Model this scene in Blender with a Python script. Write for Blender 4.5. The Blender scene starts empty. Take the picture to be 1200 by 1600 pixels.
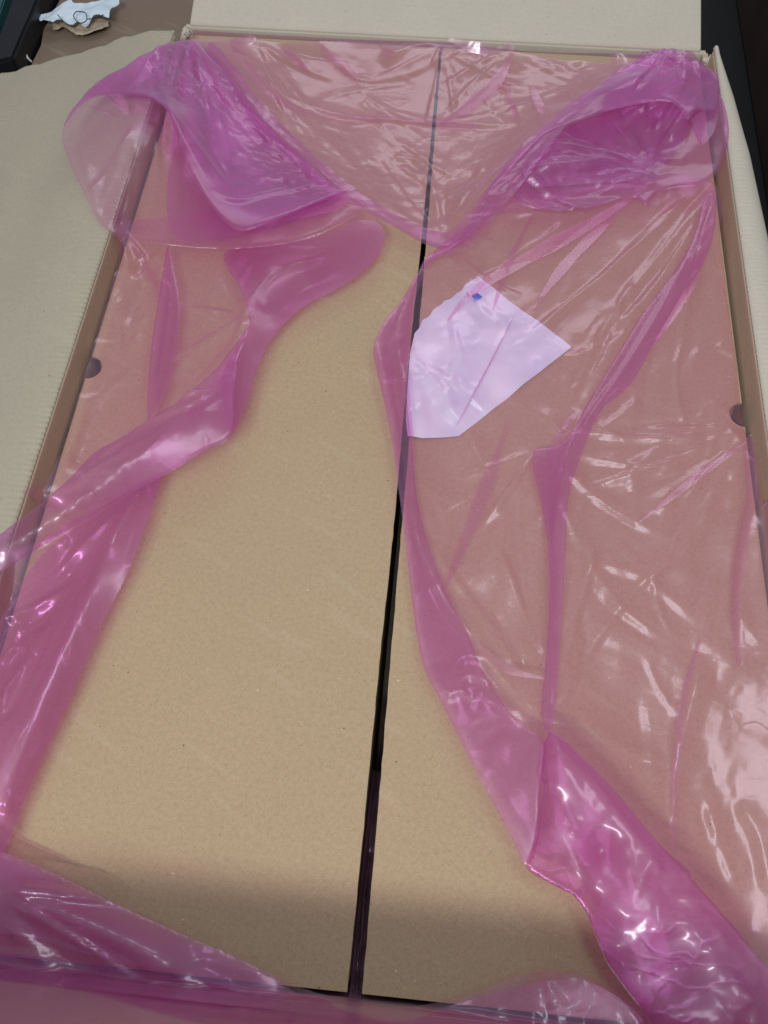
import bpy, bmesh, math, random
import numpy as np
from mathutils import Matrix, Vector
random.seed(7); rng = np.random.RandomState(11)
sc = bpy.context.scene; COL = sc.collection

# ------------------------------------------------------------------ camera
CAM = np.array([0.0165, 0.073, 0.5897])
def _rot(rx, ry, rz):
    cx, sx = math.cos(rx), math.sin(rx); cy, sy = math.cos(ry), math.sin(ry); cz, sz = math.cos(rz), math.sin(rz)
    Rx = np.array([[1,0,0],[0,cx,-sx],[0,sx,cx]]); Ry = np.array([[cy,0,sy],[0,1,0],[-sy,0,cy]])
    Rz = np.array([[cz,-sz,0],[sz,cz,0],[0,0,1]])
    return Rz @ Ry @ Rx
ROT = _rot(0.4387, 0.0067, 0.0906); FPX = 1202.0
cam_d = bpy.data.cameras.new('camera'); cam = bpy.data.objects.new('camera', cam_d); COL.objects.link(cam)
M4 = Matrix([list(ROT[0])+[CAM[0]], list(ROT[1])+[CAM[1]], list(ROT[2])+[CAM[2]], [0,0,0,1]])
cam.matrix_world = M4
cam_d.sensor_fit = 'VERTICAL'; cam_d.sensor_height = 36.0; cam_d.lens = 36.0*FPX/1600.0
cam_d.clip_start = 0.01; cam_d.clip_end = 50
sc.camera = cam

# ------------------------------------------------------------------ light
w = bpy.data.worlds.new('World'); sc.world = w; w.use_nodes = True
bg = w.node_tree.nodes['Background']; bg.inputs[0].default_value = (0.80, 0.86, 1.0, 1); bg.inputs[1].default_value = 0.29
def lamp(name, loc, target, sx, sy, power, col):
    d = bpy.data.lights.new(name, 'AREA'); d.shape = 'RECTANGLE'; d.size = sx; d.size_y = sy; d.energy = power; d.color = col
    o = bpy.data.objects.new(name, d); COL.objects.link(o); o.location = loc
    o.rotation_euler = (Vector(target)-Vector(loc)).to_track_quat('-Z', 'Y').to_euler()
lamp('ceiling_light', (-0.35, -0.95, 1.75), (0, 0.4, 0), 0.9, 0.11, 26, (0.97, 0.98, 1.0))
lamp('ceiling_light', (0.15, 3.2, 2.1), (0, 0.6, 0), 1.8, 0.7, 13, (0.90, 0.93, 1.0))
lamp('ceiling_light', (0.50, 0.35, 2.1), (0.1, 0.35, 0), 0.8, 0.5, 8, (0.92, 0.94, 1.0))  # added overhead fill: makes the film's shallow creases glint and softens shading
sc.view_settings.view_transform = 'Standard'; sc.view_settings.look = 'None'
sc.view_settings.exposure = 0.09; sc.view_settings.gamma = 1.0
cy = sc.cycles
cy.use_denoising = True; cy.transparent_max_bounces = 32; cy.max_bounces = 10; cy.diffuse_bounces = 3
cy.glossy_bounces = 3; cy.transmission_bounces = 4; cy.caustics_reflective = False; cy.caustics_refractive = False
cy.use_adaptive_sampling = False

def P(px, py, h_mm):
    """where the sight line through a picture point meets the height h above the inner boxes' tops"""
    z = h_mm/1000.0
    d = ROT @ np.array([px-600.0, 800.0-py, -FPX])
    t = (z-CAM[2])/d[2]
    return CAM + d*t

# ------------------------------------------------------------------ helpers
def link(o, parent=None):
    COL.objects.link(o)
    if parent is not None: o.parent = parent
    return o
def mesh_obj(name, verts, faces, mat, parent=None, smooth=False):
    me = bpy.data.meshes.new(name)
    me.from_pydata([tuple(v) for v in verts], [], [tuple(f) for f in faces]); me.update()
    if smooth: me.polygons.foreach_set('use_smooth', [True]*len(me.polygons))
    if mat: me.materials.append(mat)
    return link(bpy.data.objects.new(name, me), parent)
def big_mesh(name, V, F, mat, parent=None):
    me = bpy.data.meshes.new(name); V = np.asarray(V, np.float32); F = np.asarray(F, np.int32)
    me.vertices.add(len(V)); me.vertices.foreach_set('co', V.ravel())
    k = F.shape[1]
    me.loops.add(F.size); me.loops.foreach_set('vertex_index', F.ravel())
    me.polygons.add(len(F)); me.polygons.foreach_set('loop_start', np.arange(0, F.size, k, dtype=np.int32))
    me.polygons.foreach_set('loop_total', np.full(len(F), k, np.int32))
    me.polygons.foreach_set('use_smooth', np.ones(len(F), bool))
    me.update(calc_edges=True); me.validate()
    if mat: me.materials.append(mat)
    return link(bpy.data.objects.new(name, me), parent)
def empty(name, loc, label, cat, group=None):
    o = bpy.data.objects.new(name, None); COL.objects.link(o); o.location = loc; o.empty_display_size = 0.02
    o['label'] = label; o['category'] = cat
    if group: o['group'] = group
    bpy.context.view_layer.update()
    return o
def tag(o, label=None, cat=None, kind=None, group=None):
    if label: o['label'] = label
    if cat: o['category'] = cat
    if kind: o['kind'] = kind
    if group: o['group'] = group
    return o
def keep_world(o, parent):
    o.parent = parent; o.matrix_parent_inverse = Matrix.Translation(parent.location).inverted()
    return o
def prism(name, outline, z0, z1, mat, parent=None, bevel=0.0):
    bm = bmesh.new()
    vs = [bm.verts.new((x, y, z0)) for x, y in outline]
    f = bm.faces.new(vs)
    r = bmesh.ops.extrude_face_region(bm, geom=[f])
    for v in [g for g in r['geom'] if isinstance(g, bmesh.types.BMVert)]: v.co.z = z1
    bmesh.ops.recalc_face_normals(bm, faces=bm.faces)
    if bevel:
        bmesh.ops.bevel(bm, geom=[e for e in bm.edges if len(e.link_faces) == 2 and e.calc_face_angle(0) > 0.5], offset=bevel, segments=2, affect='EDGES')
    me = bpy.data.meshes.new(name); bm.to_mesh(me); bm.free(); me.materials.append(mat)
    return link(bpy.data.objects.new(name, me), parent)

# ------------------------------------------------------------------ noise in numpy
def _hash(i, j, s):
    n = np.sin(i*127.1+j*311.7+s*74.7)*43758.5453
    return n-np.floor(n)
def vnoise(x, y, s=0):
    i, j = np.floor(x), np.floor(y); f, g = x-i, y-j
    f = f*f*(3-2*f); g = g*g*(3-2*g)
    return (_hash(i,j,s)*(1-f)*(1-g)+_hash(i+1,j,s)*f*(1-g)+_hash(i,j+1,s)*(1-f)*g+_hash(i+1,j+1,s)*f*g)*2-1
def fnoise(x, y, s=0):
    """flat facets that meet in sharp creases, as in crumpled film"""
    k = (x+y)*0.3660254; u = x+k; v = y+k
    i, j = np.floor(u), np.floor(v); f, g = u-i, v-j
    a = _hash(i,j,s); c = _hash(i+1,j+1,s); b = _hash(i+1,j,s); d = _hash(i,j+1,s)
    return np.where(f > g, a+(b-a)*f+(c-b)*g, a+(d-a)*g+(c-d)*f)*2-1
def crinkle(x, y, scale, ang, stretch, s):
    ca, sa = math.cos(ang), math.sin(ang)
    wx = x+0.35*scale*vnoise(x/scale*0.8, y/scale*0.8, s+3); wy = y+0.35*scale*vnoise(x/scale*0.8, y/scale*0.8, s+5)
    u = (wx*ca+wy*sa)/(scale*stretch); v = (-wx*sa+wy*ca)/scale
    return fnoise(u, v, s)+0.5*fnoise(u*2.1+9, v*2.1+4, s+1)+0.22*fnoise(u*4.3+2, v*4.3+8, s+2)

# ------------------------------------------------------------------ materials
def new_mat(name):
    m = bpy.data.materials.new(name); m.use_nodes = True; nt = m.node_tree; nt.nodes.clear()
    return m, nt
class N:
    def __init__(s, nt): s.nt = nt
    def __call__(s, typ, **kw):
        n = s.nt.nodes.new('ShaderNode'+typ)
        for k, v in kw.items():
            if k.startswith('i_'):
                key = k[2:]; key = int(key) if key.isdigit() else key.replace('_', ' ')
                if isinstance(v, bpy.types.NodeSocket): s.nt.links.new(v, n.inputs[key])
                else: n.inputs[key].default_value = v
            else: setattr(n, k, v)
        return n
    def math(s, op, a, b=0.0, clamp=False):
        n = s.nt.nodes.new('ShaderNodeMath'); n.operation = op; n.use_clamp = clamp
        for k, v in ((0, a), (1, b)):
            if isinstance(v, bpy.types.NodeSocket): s.nt.links.new(v, n.inputs[k])
            else: n.inputs[k].default_value = v
        return n.outputs[0]
    def ramp(s, fac, stops):
        n = s.nt.nodes.new('ShaderNodeValToRGB'); s.nt.links.new(fac, n.inputs[0])
        el = n.color_ramp.elements
        while len(el) < len(stops): el.new(0.5)
        for e, (p, c) in zip(el, stops):
            e.position = p; e.color = (c, c, c, 1) if isinstance(c, (int, float)) else (*c, 1)
        return n.outputs[0]
    def mix(s, fac, a, b, mode='MIX'):
        n = s.nt.nodes.new('ShaderNodeMix'); n.data_type = 'RGBA'; n.blend_type = mode
        for k, v in ((0, fac), (6, a), (7, b)):
            if isinstance(v, bpy.types.NodeSocket): s.nt.links.new(v, n.inputs[k])
            elif k: n.inputs[k].default_value = (*v, 1)
            else: n.inputs[k].default_value = v
        return n.outputs[2]

def mp2(n, co):
    m0 = n('Mapping', i_Vector=co); m0.inputs['Rotation'].default_value = (0, 0, 0.5)
    m1 = n('Mapping', i_Vector=m0.outputs[0]); m1.inputs['Scale'].default_value = (9, 60, 30); return m1.outputs[0]
def kraft(name, col, fibre=1.0, ribs=0.0, rib_axis='X', ragged=0.0, rough=0.85):
    m, nt = new_mat(name); n = N(nt)
    co = n('TexCoord').outputs['Object']
    fine = n('TexNoise', i_Vector=co, i_Scale=900.0, i_Detail=3.0, i_Roughness=0.7).outputs[0]
    mid = n('TexNoise', i_Vector=co, i_Scale=260.0, i_Detail=4.0, i_Roughness=0.65).outputs[0]
    big = n('TexNoise', i_Vector=co, i_Scale=9.0, i_Detail=4.0, i_Roughness=0.6).outputs[0]
    # short fibres: stretched noise at two angles
    def fib(rot, sc_, seed):
        m0 = n('Mapping', i_Vector=co); m0.inputs['Rotation'].default_value = (0, 0, rot); mp = n('Mapping', i_Vector=m0.outputs[0]); mp.inputs['Scale'].default_value = (280, 1500, 700)
        mp.inputs['Location'].default_value = (seed, seed, seed)
        return n('TexNoise', i_Vector=mp.outputs[0], i_Scale=1.0, i_Detail=1.0).outputs[0]
    f1, f2, f3 = fib(0.2, 1, 3), fib(1.25, 1, 7), fib(2.3, 1, 15)
    v = n.math('ADD', n.math('MULTIPLY', fine, 0.30), n.math('MULTIPLY', mid, 0.22))
    v = n.math('ADD', v, n.math('MULTIPLY', n.math('ADD', n.math('ADD', f1, f2), f3), 0.15))
    tone = n.ramp(v, [(0.33, tuple(c*(1-0.26*fibre) for c in col)), (0.5, col), (0.68, tuple(min(1, c*(1+0.20*fibre)) for c in col))])
    tone = n.mix(n.ramp(big, [(0.35, 0.0), (0.7, 0.22)]), tone, tuple(c*0.80 for c in col))
    # rare dark and pale specks
    vo = n('TexVoronoi', i_Vector=co, i_Scale=75.0); vo.inputs['Randomness'].default_value = 1
    near = n.ramp(vo.outputs['Distance'], [(0.035, 1.0), (0.06, 0.0)])
    pick = n('SeparateColor', i_0=vo.outputs['Color']).outputs[0]
    dark = n.math('MULTIPLY', near, n.math('LESS_THAN', pick, 0.28))
    pale = n.math('MULTIPLY', near, n.math('GREATER_THAN', pick, 0.82))
    tone = n.mix(n.math('MULTIPLY', dark, 0.75), tone, (0.05, 0.035, 0.02)); tone = n.mix(n.math('MULTIPLY', pale, 0.8), tone, (0.75, 0.66, 0.5))
    vo2 = n('TexVoronoi', i_Vector=co, i_Scale=210.0); p2 = n('SeparateColor', i_0=vo2.outputs['Color']).outputs[1]
    sm = n.ramp(vo2.outputs['Distance'], [(0.07, 1.0), (0.13, 0.0)])
    tone = n.mix(n.math('MULTIPLY', n.math('MULTIPLY', sm, n.math('LESS_THAN', p2, 0.14)), 0.5), tone, (0.10, 0.07, 0.04))
    tone = n.mix(n.math('MULTIPLY', n.math('MULTIPLY', sm, n.math('GREATER_THAN', p2, 0.90)), 0.5), tone, (0.7, 0.6, 0.45))
    scuff = n('TexNoise', i_Vector=mp2(n, co), i_Scale=1.0, i_Detail=3.0).outputs[0]
    tone = n.mix(n.ramp(scuff, [(0.60, 0.0), (0.72, 0.16)]), tone, (0.62, 0.52, 0.38))
    h = n.math('ADD', n.math('MULTIPLY', fine, 0.3), mid)
    if ribs:
        mp = n('Mapping', i_Vector=co); wv = n('TexWave', i_Vector=mp.outputs[0], i_Scale=42.0, i_Distortion=1.2); wv.bands_direction = rib_axis
        wv.inputs['Detail'].default_value = 2
        h = n.math('ADD', h, n.math('MULTIPLY', wv.outputs[1], ribs))
        tone = n.mix(n.math('MULTIPLY', wv.outputs[1], 0.08*ribs), tone, tuple(c*0.7 for c in col))
    bmp = n('Bump', i_Height=h, i_Strength=0.12, i_Distance=0.0006)
    wavy = n('TexNoise', i_Vector=co, i_Scale=14.0, i_Detail=2.0).outputs[0]
    b2 = n('Bump', i_Height=wavy, i_Strength=0.25, i_Distance=0.006, i_Normal=bmp.outputs[0])
    p = n('BsdfPrincipled', i_Base_Color=tone, i_Roughness=rough, i_Normal=b2.outputs[0]); p.inputs['Specular IOR Level'].default_value = 0.25
    o = n('OutputMaterial'); nt.links.new(p.outputs[0], o.inputs[0])
    return m
def plain(name, col, rough=0.6, noise=0.15, scale=60.0, metallic=0.0, spec=0.4):
    m, nt = new_mat(name); n = N(nt); co = n('TexCoord').outputs['Object']
    t = n('TexNoise', i_Vector=co, i_Scale=scale, i_Detail=5.0).outputs[0]
    c = n.ramp(t, [(0.3, tuple(x*(1-noise) for x in col)), (0.7, tuple(min(1, x*(1+noise)) for x in col))])
    b = n('Bump', i_Height=t, i_Strength=0.3, i_Distance=0.001)
    p = n('BsdfPrincipled', i_Base_Color=c, i_Roughness=rough, i_Normal=b.outputs[0]); p.inputs['Specular IOR Level'].default_value = spec
    o = n('OutputMaterial'); nt.links.new(p.outputs[0], o.inputs[0])
    return m
def film(name, T=(1.0, 0.84, 0.93), scat=0.07, rough=0.15, bump=0.14):
    """thin pink polythene: what passes is tinted, more so the more obliquely it is crossed"""
    m, nt = new_mat(name); n = N(nt)
    co = n('TexCoord').outputs['Object']; ge = n('NewGeometry')
    dt = nt.nodes.new('ShaderNodeVectorMath'); dt.operation = 'DOT_PRODUCT'
    nt.links.new(ge.outputs['Normal'], dt.inputs[0]); nt.links.new(ge.outputs['Incoming'], dt.inputs[1])
    c = n.math('MAXIMUM', n.math('ABSOLUTE', dt.outputs['Value']), 0.16)
    k = n.math('DIVIDE', 0.86, c)
    ch = [n.math('POWER', t, k) for t in T]
    tr = n('CombineColor', i_0=ch[0], i_1=ch[1], i_2=ch[2])
    # fine wrinkles
    mp = n('Mapping', i_Vector=co); mp.inputs['Rotation'].default_value = (0, 0, 0.9); mp.inputs['Scale'].default_value = (18, 42, 20)
    wob = n('TexNoise', i_Vector=co, i_Scale=22.0, i_Detail=2.0)
    va = nt.nodes.new('ShaderNodeVectorMath'); va.operation = 'ADD'; nt.links.new(mp.outputs[0], va.inputs[0])
    vs = nt.nodes.new('ShaderNodeVectorMath'); vs.operation = 'SCALE'; nt.links.new(wob.outputs[1], vs.inputs[0]); vs.inputs['Scale'].default_value = 2.5
    nt.links.new(vs.outputs[0], va.inputs[1])
    vo = n('TexVoronoi', i_Vector=va.outputs[0], i_Scale=1.0, feature='DISTANCE_TO_EDGE')
    cr = n.ramp(vo.outputs[0], [(0.0, 1.0), (0.10, 0.25), (0.4, 0.0)])
    ns = n('TexNoise', i_Vector=va.outputs[0], i_Scale=0.8, i_Detail=3.0).outputs[0]
    msk = n.ramp(n('TexNoise', i_Vector=co, i_Scale=8.0, i_Detail=1.0).outputs[0], [(0.42, 0.10), (0.62, 1.0)])
    hgt = n.math('ADD', n.math('MULTIPLY', n.math('MULTIPLY', cr, msk), 0.35), ns)
    bp = n('Bump', i_Height=hgt, i_Strength=bump, i_Distance=0.0022)
    d2 = nt.nodes.new('ShaderNodeVectorMath'); d2.operation = 'DOT_PRODUCT'
    nt.links.new(bp.outputs[0], d2.inputs[0]); nt.links.new(ge.outputs['Incoming'], d2.inputs[1])
    cb = n.math('MINIMUM', n.math('ABSOLUTE', d2.outputs['Value']), 1.0)
    f1_ = n.math('ADD', 0.04, n.math('MULTIPLY', 0.96, n.math('POWER', n.math('SUBTRACT', 1.0, cb), 5.0)))
    fres = n.math('DIVIDE', n.math('MULTIPLY', f1_, 2.0), n.math('ADD', 1.0, f1_))   # two faces of a thin sheet
    trb = n('BsdfTransparent', i_Color=tr.outputs[0])
    tl = n('BsdfTranslucent', i_Color=(1.0, 0.50, 0.80, 1)); df = n('BsdfDiffuse', i_Color=(1.0, 0.45, 0.78, 1))
    ms = n('MixShader', i_0=0.5, i_1=tl.outputs[0], i_2=df.outputs[0])
    sf = n.math('SUBTRACT', 1.0, n.math('POWER', 1.0-scat, k))
    m1 = n('MixShader', i_0=sf, i_1=trb.outputs[0], i_2=ms.outputs[0])
    g1 = n('BsdfGlossy', i_Roughness=rough, i_Normal=bp.outputs[0]); g1.inputs['Color'].default_value = (1, 0.93, 1, 1)
    g2 = n('BsdfGlossy', i_Roughness=rough*2.6, i_Normal=bp.outputs[0]); g2.inputs['Color'].default_value = (0.95, 0.85, 1, 1)
    gm = n('MixShader', i_0=0.62, i_1=g1.outputs[0], i_2=g2.outputs[0])
    m2 = n('MixShader', i_0=fres, i_1=m1.outputs[0], i_2=gm.outputs[0])
    o = n('OutputMaterial'); nt.links.new(m2.outputs[0], o.inputs[0])
    return m

M_BOX = kraft('kraft_board', (0.475, 0.35, 0.215), fibre=1.2)
M_BOXEDGE = kraft('kraft_board_edge', (0.40, 0.31, 0.20))
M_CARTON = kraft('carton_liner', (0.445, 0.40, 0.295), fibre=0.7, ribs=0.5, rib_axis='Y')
M_CARTON_LIT = kraft('carton_liner_lit', (0.60, 0.545, 0.44), fibre=0.6, ribs=0.4, rib_axis='Y')  # same liner lightened: stronger light on these flaps is put into the colour
M_WALL_LIT = kraft('carton_wall_liner_lit', (0.56, 0.42, 0.30), fibre=0.8, ribs=0.3, rib_axis='Y')  # same liner, brighter and warmer: pink light off the film put into the colour
M_TORN = kraft('torn_paper', (0.66, 0.62, 0.52), fibre=1.3)
M_BOARD = kraft('brown_board', (0.25, 0.185, 0.135), fibre=0.6)
M_FILM = film('pink_film'); M_FILM_T = film('pink_film_taut', bump=0.08)
M_FILM_D = film('pink_film_two_ply', T=(0.93, 0.62, 0.895), scat=0.085, rough=0.19, bump=0.08)
M_INK = plain('black_ink', (0.02, 0.02, 0.025), 0.5)
M_BLUE = plain('blue_ink', (0.03, 0.12, 0.62), 0.5, 0.05)
M_PAPER = plain('white_paper', (0.76, 0.89, 1.0), 0.8, 0.12, 30)
M_SCRAP = plain('pale_blue_paper', (0.74, 0.86, 0.93), 0.45, 0.08, 40)
M_TAPE = plain('tan_paper_tape', (0.62, 0.50, 0.36), 0.5, 0.15, 60)
M_DARK = plain('dark_floor', (0.003, 0.003, 0.0035), 0.7, 0.3)
M_BLACK = plain('black_plastic', (0.008, 0.009, 0.012), 0.5, 0.2)
M_TEAL = plain('teal_surface', (0.03, 0.12, 0.12), 0.6)
M_DKWOOD = plain('dark_brown_wood', (0.030, 0.016, 0.012), 0.6, 0.5, 9)
M_STRING = plain('white_string', (0.7, 0.7, 0.68), 0.7)

# ------------------------------------------------------------------ surroundings
TABLE = -0.19
f = prism('floor', [(-3,-2),(3,-2),(3,5),(-3,5)], TABLE-0.05, TABLE-0.004, M_DARK); f['kind'] = 'structure'

def mat_material():
    m, nt = new_mat('cutting_mat_navy'); n = N(nt); co = n('TexCoord').outputs['Object']
    sp = n('SeparateXYZ', i_0=co)
    def cell(s):
        a = n.math('SUBTRACT', n.math('FRACT', n.math('MULTIPLY', s, 62.0)), 0.5); return n.math('MULTIPLY', a, a)
    d = n.math('SQRT', n.math('ADD', cell(sp.outputs[0]), cell(sp.outputs[1])))
    dot = n.math('LESS_THAN', d, 0.085)
    c = n.mix(dot, (0.006, 0.008, 0.022), (0.10, 0.11, 0.16))
    p = n('BsdfPrincipled', i_Base_Color=c, i_Roughness=0.6)
    o = n('OutputMaterial'); nt.links.new(p.outputs[0], o.inputs[0]); return m
def at2(px, py, z): return P(px, py, z*1000)[:2]
def quad_on(z, pts): return [tuple(at2(a, b, z)) for a, b in pts]
o = prism('cutting_mat', quad_on(TABLE, [(-260,330),(120,150),(150,-60),(85,-60),(20,85),(-260,140)]), TABLE-0.0035, TABLE, mat_material(), bevel=0.0005)
tag(o, 'dark navy mat printed with rows of tiny dots beyond the left carton flap', 'mat')
o = prism('storage_case', quad_on(TABLE+0.05, [(84,-70),(18,85),(-260,150),(-260,90),(-10,62),(38,-70)]), TABLE-0.003, TABLE+0.045, M_BLACK, bevel=0.004)
tag(o, 'black bar shaped case lying between the dotted mat and the teal corner', 'case')
o = prism('teal_folder', quad_on(TABLE+0.03, [(34,-80),(-14,60),(-260,86),(-260,-80)]), TABLE-0.003, TABLE+0.03, M_TEAL, bevel=0.002)
tag(o, 'dark teal flat item just showing in the top left corner of the photo', 'folder')
# brown board lying beyond the left flap
bz = TABLE+0.010
outl = [(100,-60),(93,0),(76,32),(68,45),(64,70),(50,98),(44,118),(30,200),(420,140),(430,-60)]
bo = prism('cardboard_sheet', quad_on(bz, outl), TABLE+0.0005, bz, M_BOARD, bevel=0.0006)
tag(bo, 'dull brown cardboard sheet with ragged left edge lying beyond the left carton flap', 'cardboard')
# white string curl
def tube(name, pts, r, mat, parent=None, sides=6):
    V, F = [], []
    pts = [np.array(p, float) for p in pts]
    for i, p in enumerate(pts):
        t = pts[min(i+1, len(pts)-1)]-pts[max(i-1, 0)]; t /= np.linalg.norm(t)+1e-9
        a = np.cross(t, (0.3, 0.2, 1)); a /= np.linalg.norm(a)+1e-9; b = np.cross(t, a)
        rr = r if np.isscalar(r) else r[i]
        for k in range(sides):
            q = 2*math.pi*k/sides; V.append(p+rr*(a*math.cos(q)+b*math.sin(q)))
    for i in range(len(pts)-1):
        for k in range(sides):
            F.append((i*sides+k, i*sides+(k+1) % sides, (i+1)*sides+(k+1) % sides, (i+1)*sides+k))
    return mesh_obj(name, V, F, mat, parent, True)
def cr(points, n=8, closed=False):
    """Catmull-Rom through the points (any dimension)"""
    p = np.array(points, float); out = []
    L = len(p)
    rngs = range(L) if closed else range(L-1)
    for i in rngs:
        if closed: a, b, c, d = p[(i-1) % L], p[i], p[(i+1) % L], p[(i+2) % L]
        else: a, b, c, d = p[max(i-1, 0)], p[i], p[i+1], p[min(i+2, L-1)]
        for t in np.arange(n)/n:
            out.append(0.5*((2*b)+(c-a)*t+(2*a-5*b+4*c-d)*t*t+(3*b-a-3*c+d)*t**3))
    if not closed: out.append(p[-1])
    return np.array(out)
s = tube('string_end', cr([P(49,96,(TABLE+0.013)*1000), P(43,90,(TABLE+0.02)*1000), P(41,82,(TABLE+0.022)*1000), P(46,78,(TABLE+0.016)*1000)], 5), 0.0016, M_STRING)
tag(s, 'short curl of white string by the ragged edge of the brown cardboard', 'string')
# dark furniture to the right, beyond the carton
o = prism('cabinet', [(0.455,0.2),(1.3,0.2),(1.3,2.2),(0.47,2.2)], TABLE-0.003, TABLE+0.30, M_DKWOOD, bevel=0.004)
tag(o, 'dark brown wooden cabinet side standing right of the carton', 'cabinet')

# ------------------------------------------------------------------ crumpled scrap on the brown board
def crumple_sheet(name, pts, z0, amp, mat, parent, seed, n=26, lift=0.0, hfun=None, flat=False):
    """a crumpled piece with the outline pts (picture points), resting at height z0"""
    pl = np.array([P(a, b, z0*1000)[:2] for a, b in pts])
    return patch_plan(name, pl, 0.0022, lambda x, y: z0+lift+amp*(crinkle(x, y, 0.022, 0.6, 1.6, seed)*0.6+0.8*vnoise(x*38, y*38, seed)), mat, parent)
def inside(poly, x, y):
    c = np.zeros(x.shape, bool); n = len(poly); j = n-1
    for i in range(n):
        xi, yi = poly[i]; xj, yj = poly[j]
        with np.errstate(divide='ignore', invalid='ignore'):
            m = ((yi > y) != (yj > y)) & (x < (xj-xi)*(y-yi)/(yj-yi+1e-15)+xi)
        c ^= m; j = i
    return c
def seg_dist(px, py, poly):
    """distance to an open polyline and position (0..1) along it"""
    poly = np.asarray(poly, float); best = np.full(px.shape, 1e9); par = np.zeros(px.shape)
    L = np.concatenate([[0], np.cumsum(np.hypot(*(poly[1:]-poly[:-1]).T))]); tot = L[-1]+1e-9
    for i in range(len(poly)-1):
        a, b = poly[i], poly[i+1]; d = b-a; q = d@d+1e-12
        t = np.clip(((px-a[0])*d[0]+(py-a[1])*d[1])/q, 0, 1)
        e = np.hypot(px-a[0]-t*d[0], py-a[1]-t*d[1]); m = e < best
        best = np.where(m, e, best); par = np.where(m, (L[i]+t*math.sqrt(q))/tot, par)
    return best, par
def patch_plan(name, poly, step, zfun, mat, parent, clampy=None):
    """sheet over a plan outline: a grid clipped and snapped to it, lifted by zfun"""
    poly = np.asarray(poly, float)
    q = np.vstack([poly, poly[:1]]); dense = []
    for a, b in zip(q[:-1], q[1:]):
        k = max(1, int(np.hypot(*(b-a))/(step*0.25))); dense += [a+(b-a)*t/k for t in range(k)]
    dense = np.array(dense)
    x0, y0 = poly.min(0)-step; x1, y1 = poly.max(0)+step
    nx, ny = int((x1-x0)/step)+2, int((y1-y0)/step)+2
    gx, gy = np.meshgrid(x0+np.arange(nx)*step, y0+np.arange(ny)*step)
    ins = inside(poly, gx, gy)
    c = (ins[:-1,:-1].astype(int)+ins[1:,:-1]+ins[:-1,1:]+ins[1:,1:]) >= 1
    idx = np.arange(nx*ny).reshape(ny, nx)
    F = np.stack([idx[:-1,:-1][c], idx[:-1,1:][c], idx[1:,1:][c], idx[1:,:-1][c]], 1)
    used = np.unique(F); rem = -np.ones(nx*ny, int); rem[used] = np.arange(len(used))
    X, Y = gx.ravel()[used].copy(), gy.ravel()[used].copy(); I = ins.ravel()[used]
    out = np.where(~I)[0]
    for k in range(0, len(out), 500):
        o = out[k:k+500]; d = (X[o][:,None]-dense[:,0])**2+(Y[o][:,None]-dense[:,1])**2; j = d.argmin(1)
        X[o] = dense[j,0]; Y[o] = dense[j,1]
    if clampy is not None:
        ex = np.maximum(0, clampy-Y); Y = np.maximum(Y, clampy)
        Z = zfun(X, Y)+ex*1.2
    else: Z = zfun(X, Y)
    return big_mesh(name, np.stack([X, Y, Z], 1), rem[F], mat, parent)

sr = empty('paper_scrap', tuple(P(125, 40, (bz+0.001)*1000)), 'crumpled pale blue and tan scrap of torn paper lying on the brown cardboard sheet', 'paper')
def kid(o, r): return keep_world(o, r)
kid(crumple_sheet('tan_layer', [(84,42),(96,38),(108,40),(150,31),(163,33),(170,36),(171,45),(160,52),(140,57),(120,57),(106,48)], bz+0.004, 0.0035, M_TAPE, None, 4, lift=0.004), sr)
kid(crumple_sheet('tan_layer', [(84,40),(98,38),(100,44),(92,50),(84,50)], bz+0.004, 0.002, M_TAPE, None, 9, lift=0.003), sr)
kid(crumple_sheet('blue_layer', [(62,27),(80,20),(108,11),(112,4),(117,12),(150,6),(188,3),(188,11),(176,18),(172,34),(158,31),(150,31),(140,40),(134,45),(124,38),(115,43),(104,40),(96,36),(86,43),(64,37)], bz+0.014, 0.005, M_SCRAP, None, 2, lift=0.006), sr)
kid(crumple_sheet('blue_layer', [(52,23),(55,23),(62,31),(66,38),(60,34)], bz+0.012, 0.002, M_SCRAP, None, 5, lift=0.005), sr)
def ink(pts): 
    z = (bz+0.0268)*1000
    return kid(tube('ink_line', cr([P(a, b, z) for a, b in pts], 6), 0.0007, M_INK), sr)
ink([(90,23),(97,31),(106,39),(115,42),(121,40)])
ink([(119,18),(115,24),(118,31),(125,36),(133,34),(136,28),(133,20),(126,18),(119,18)])
ink([(136,30),(150,28),(162,23)])

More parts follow.
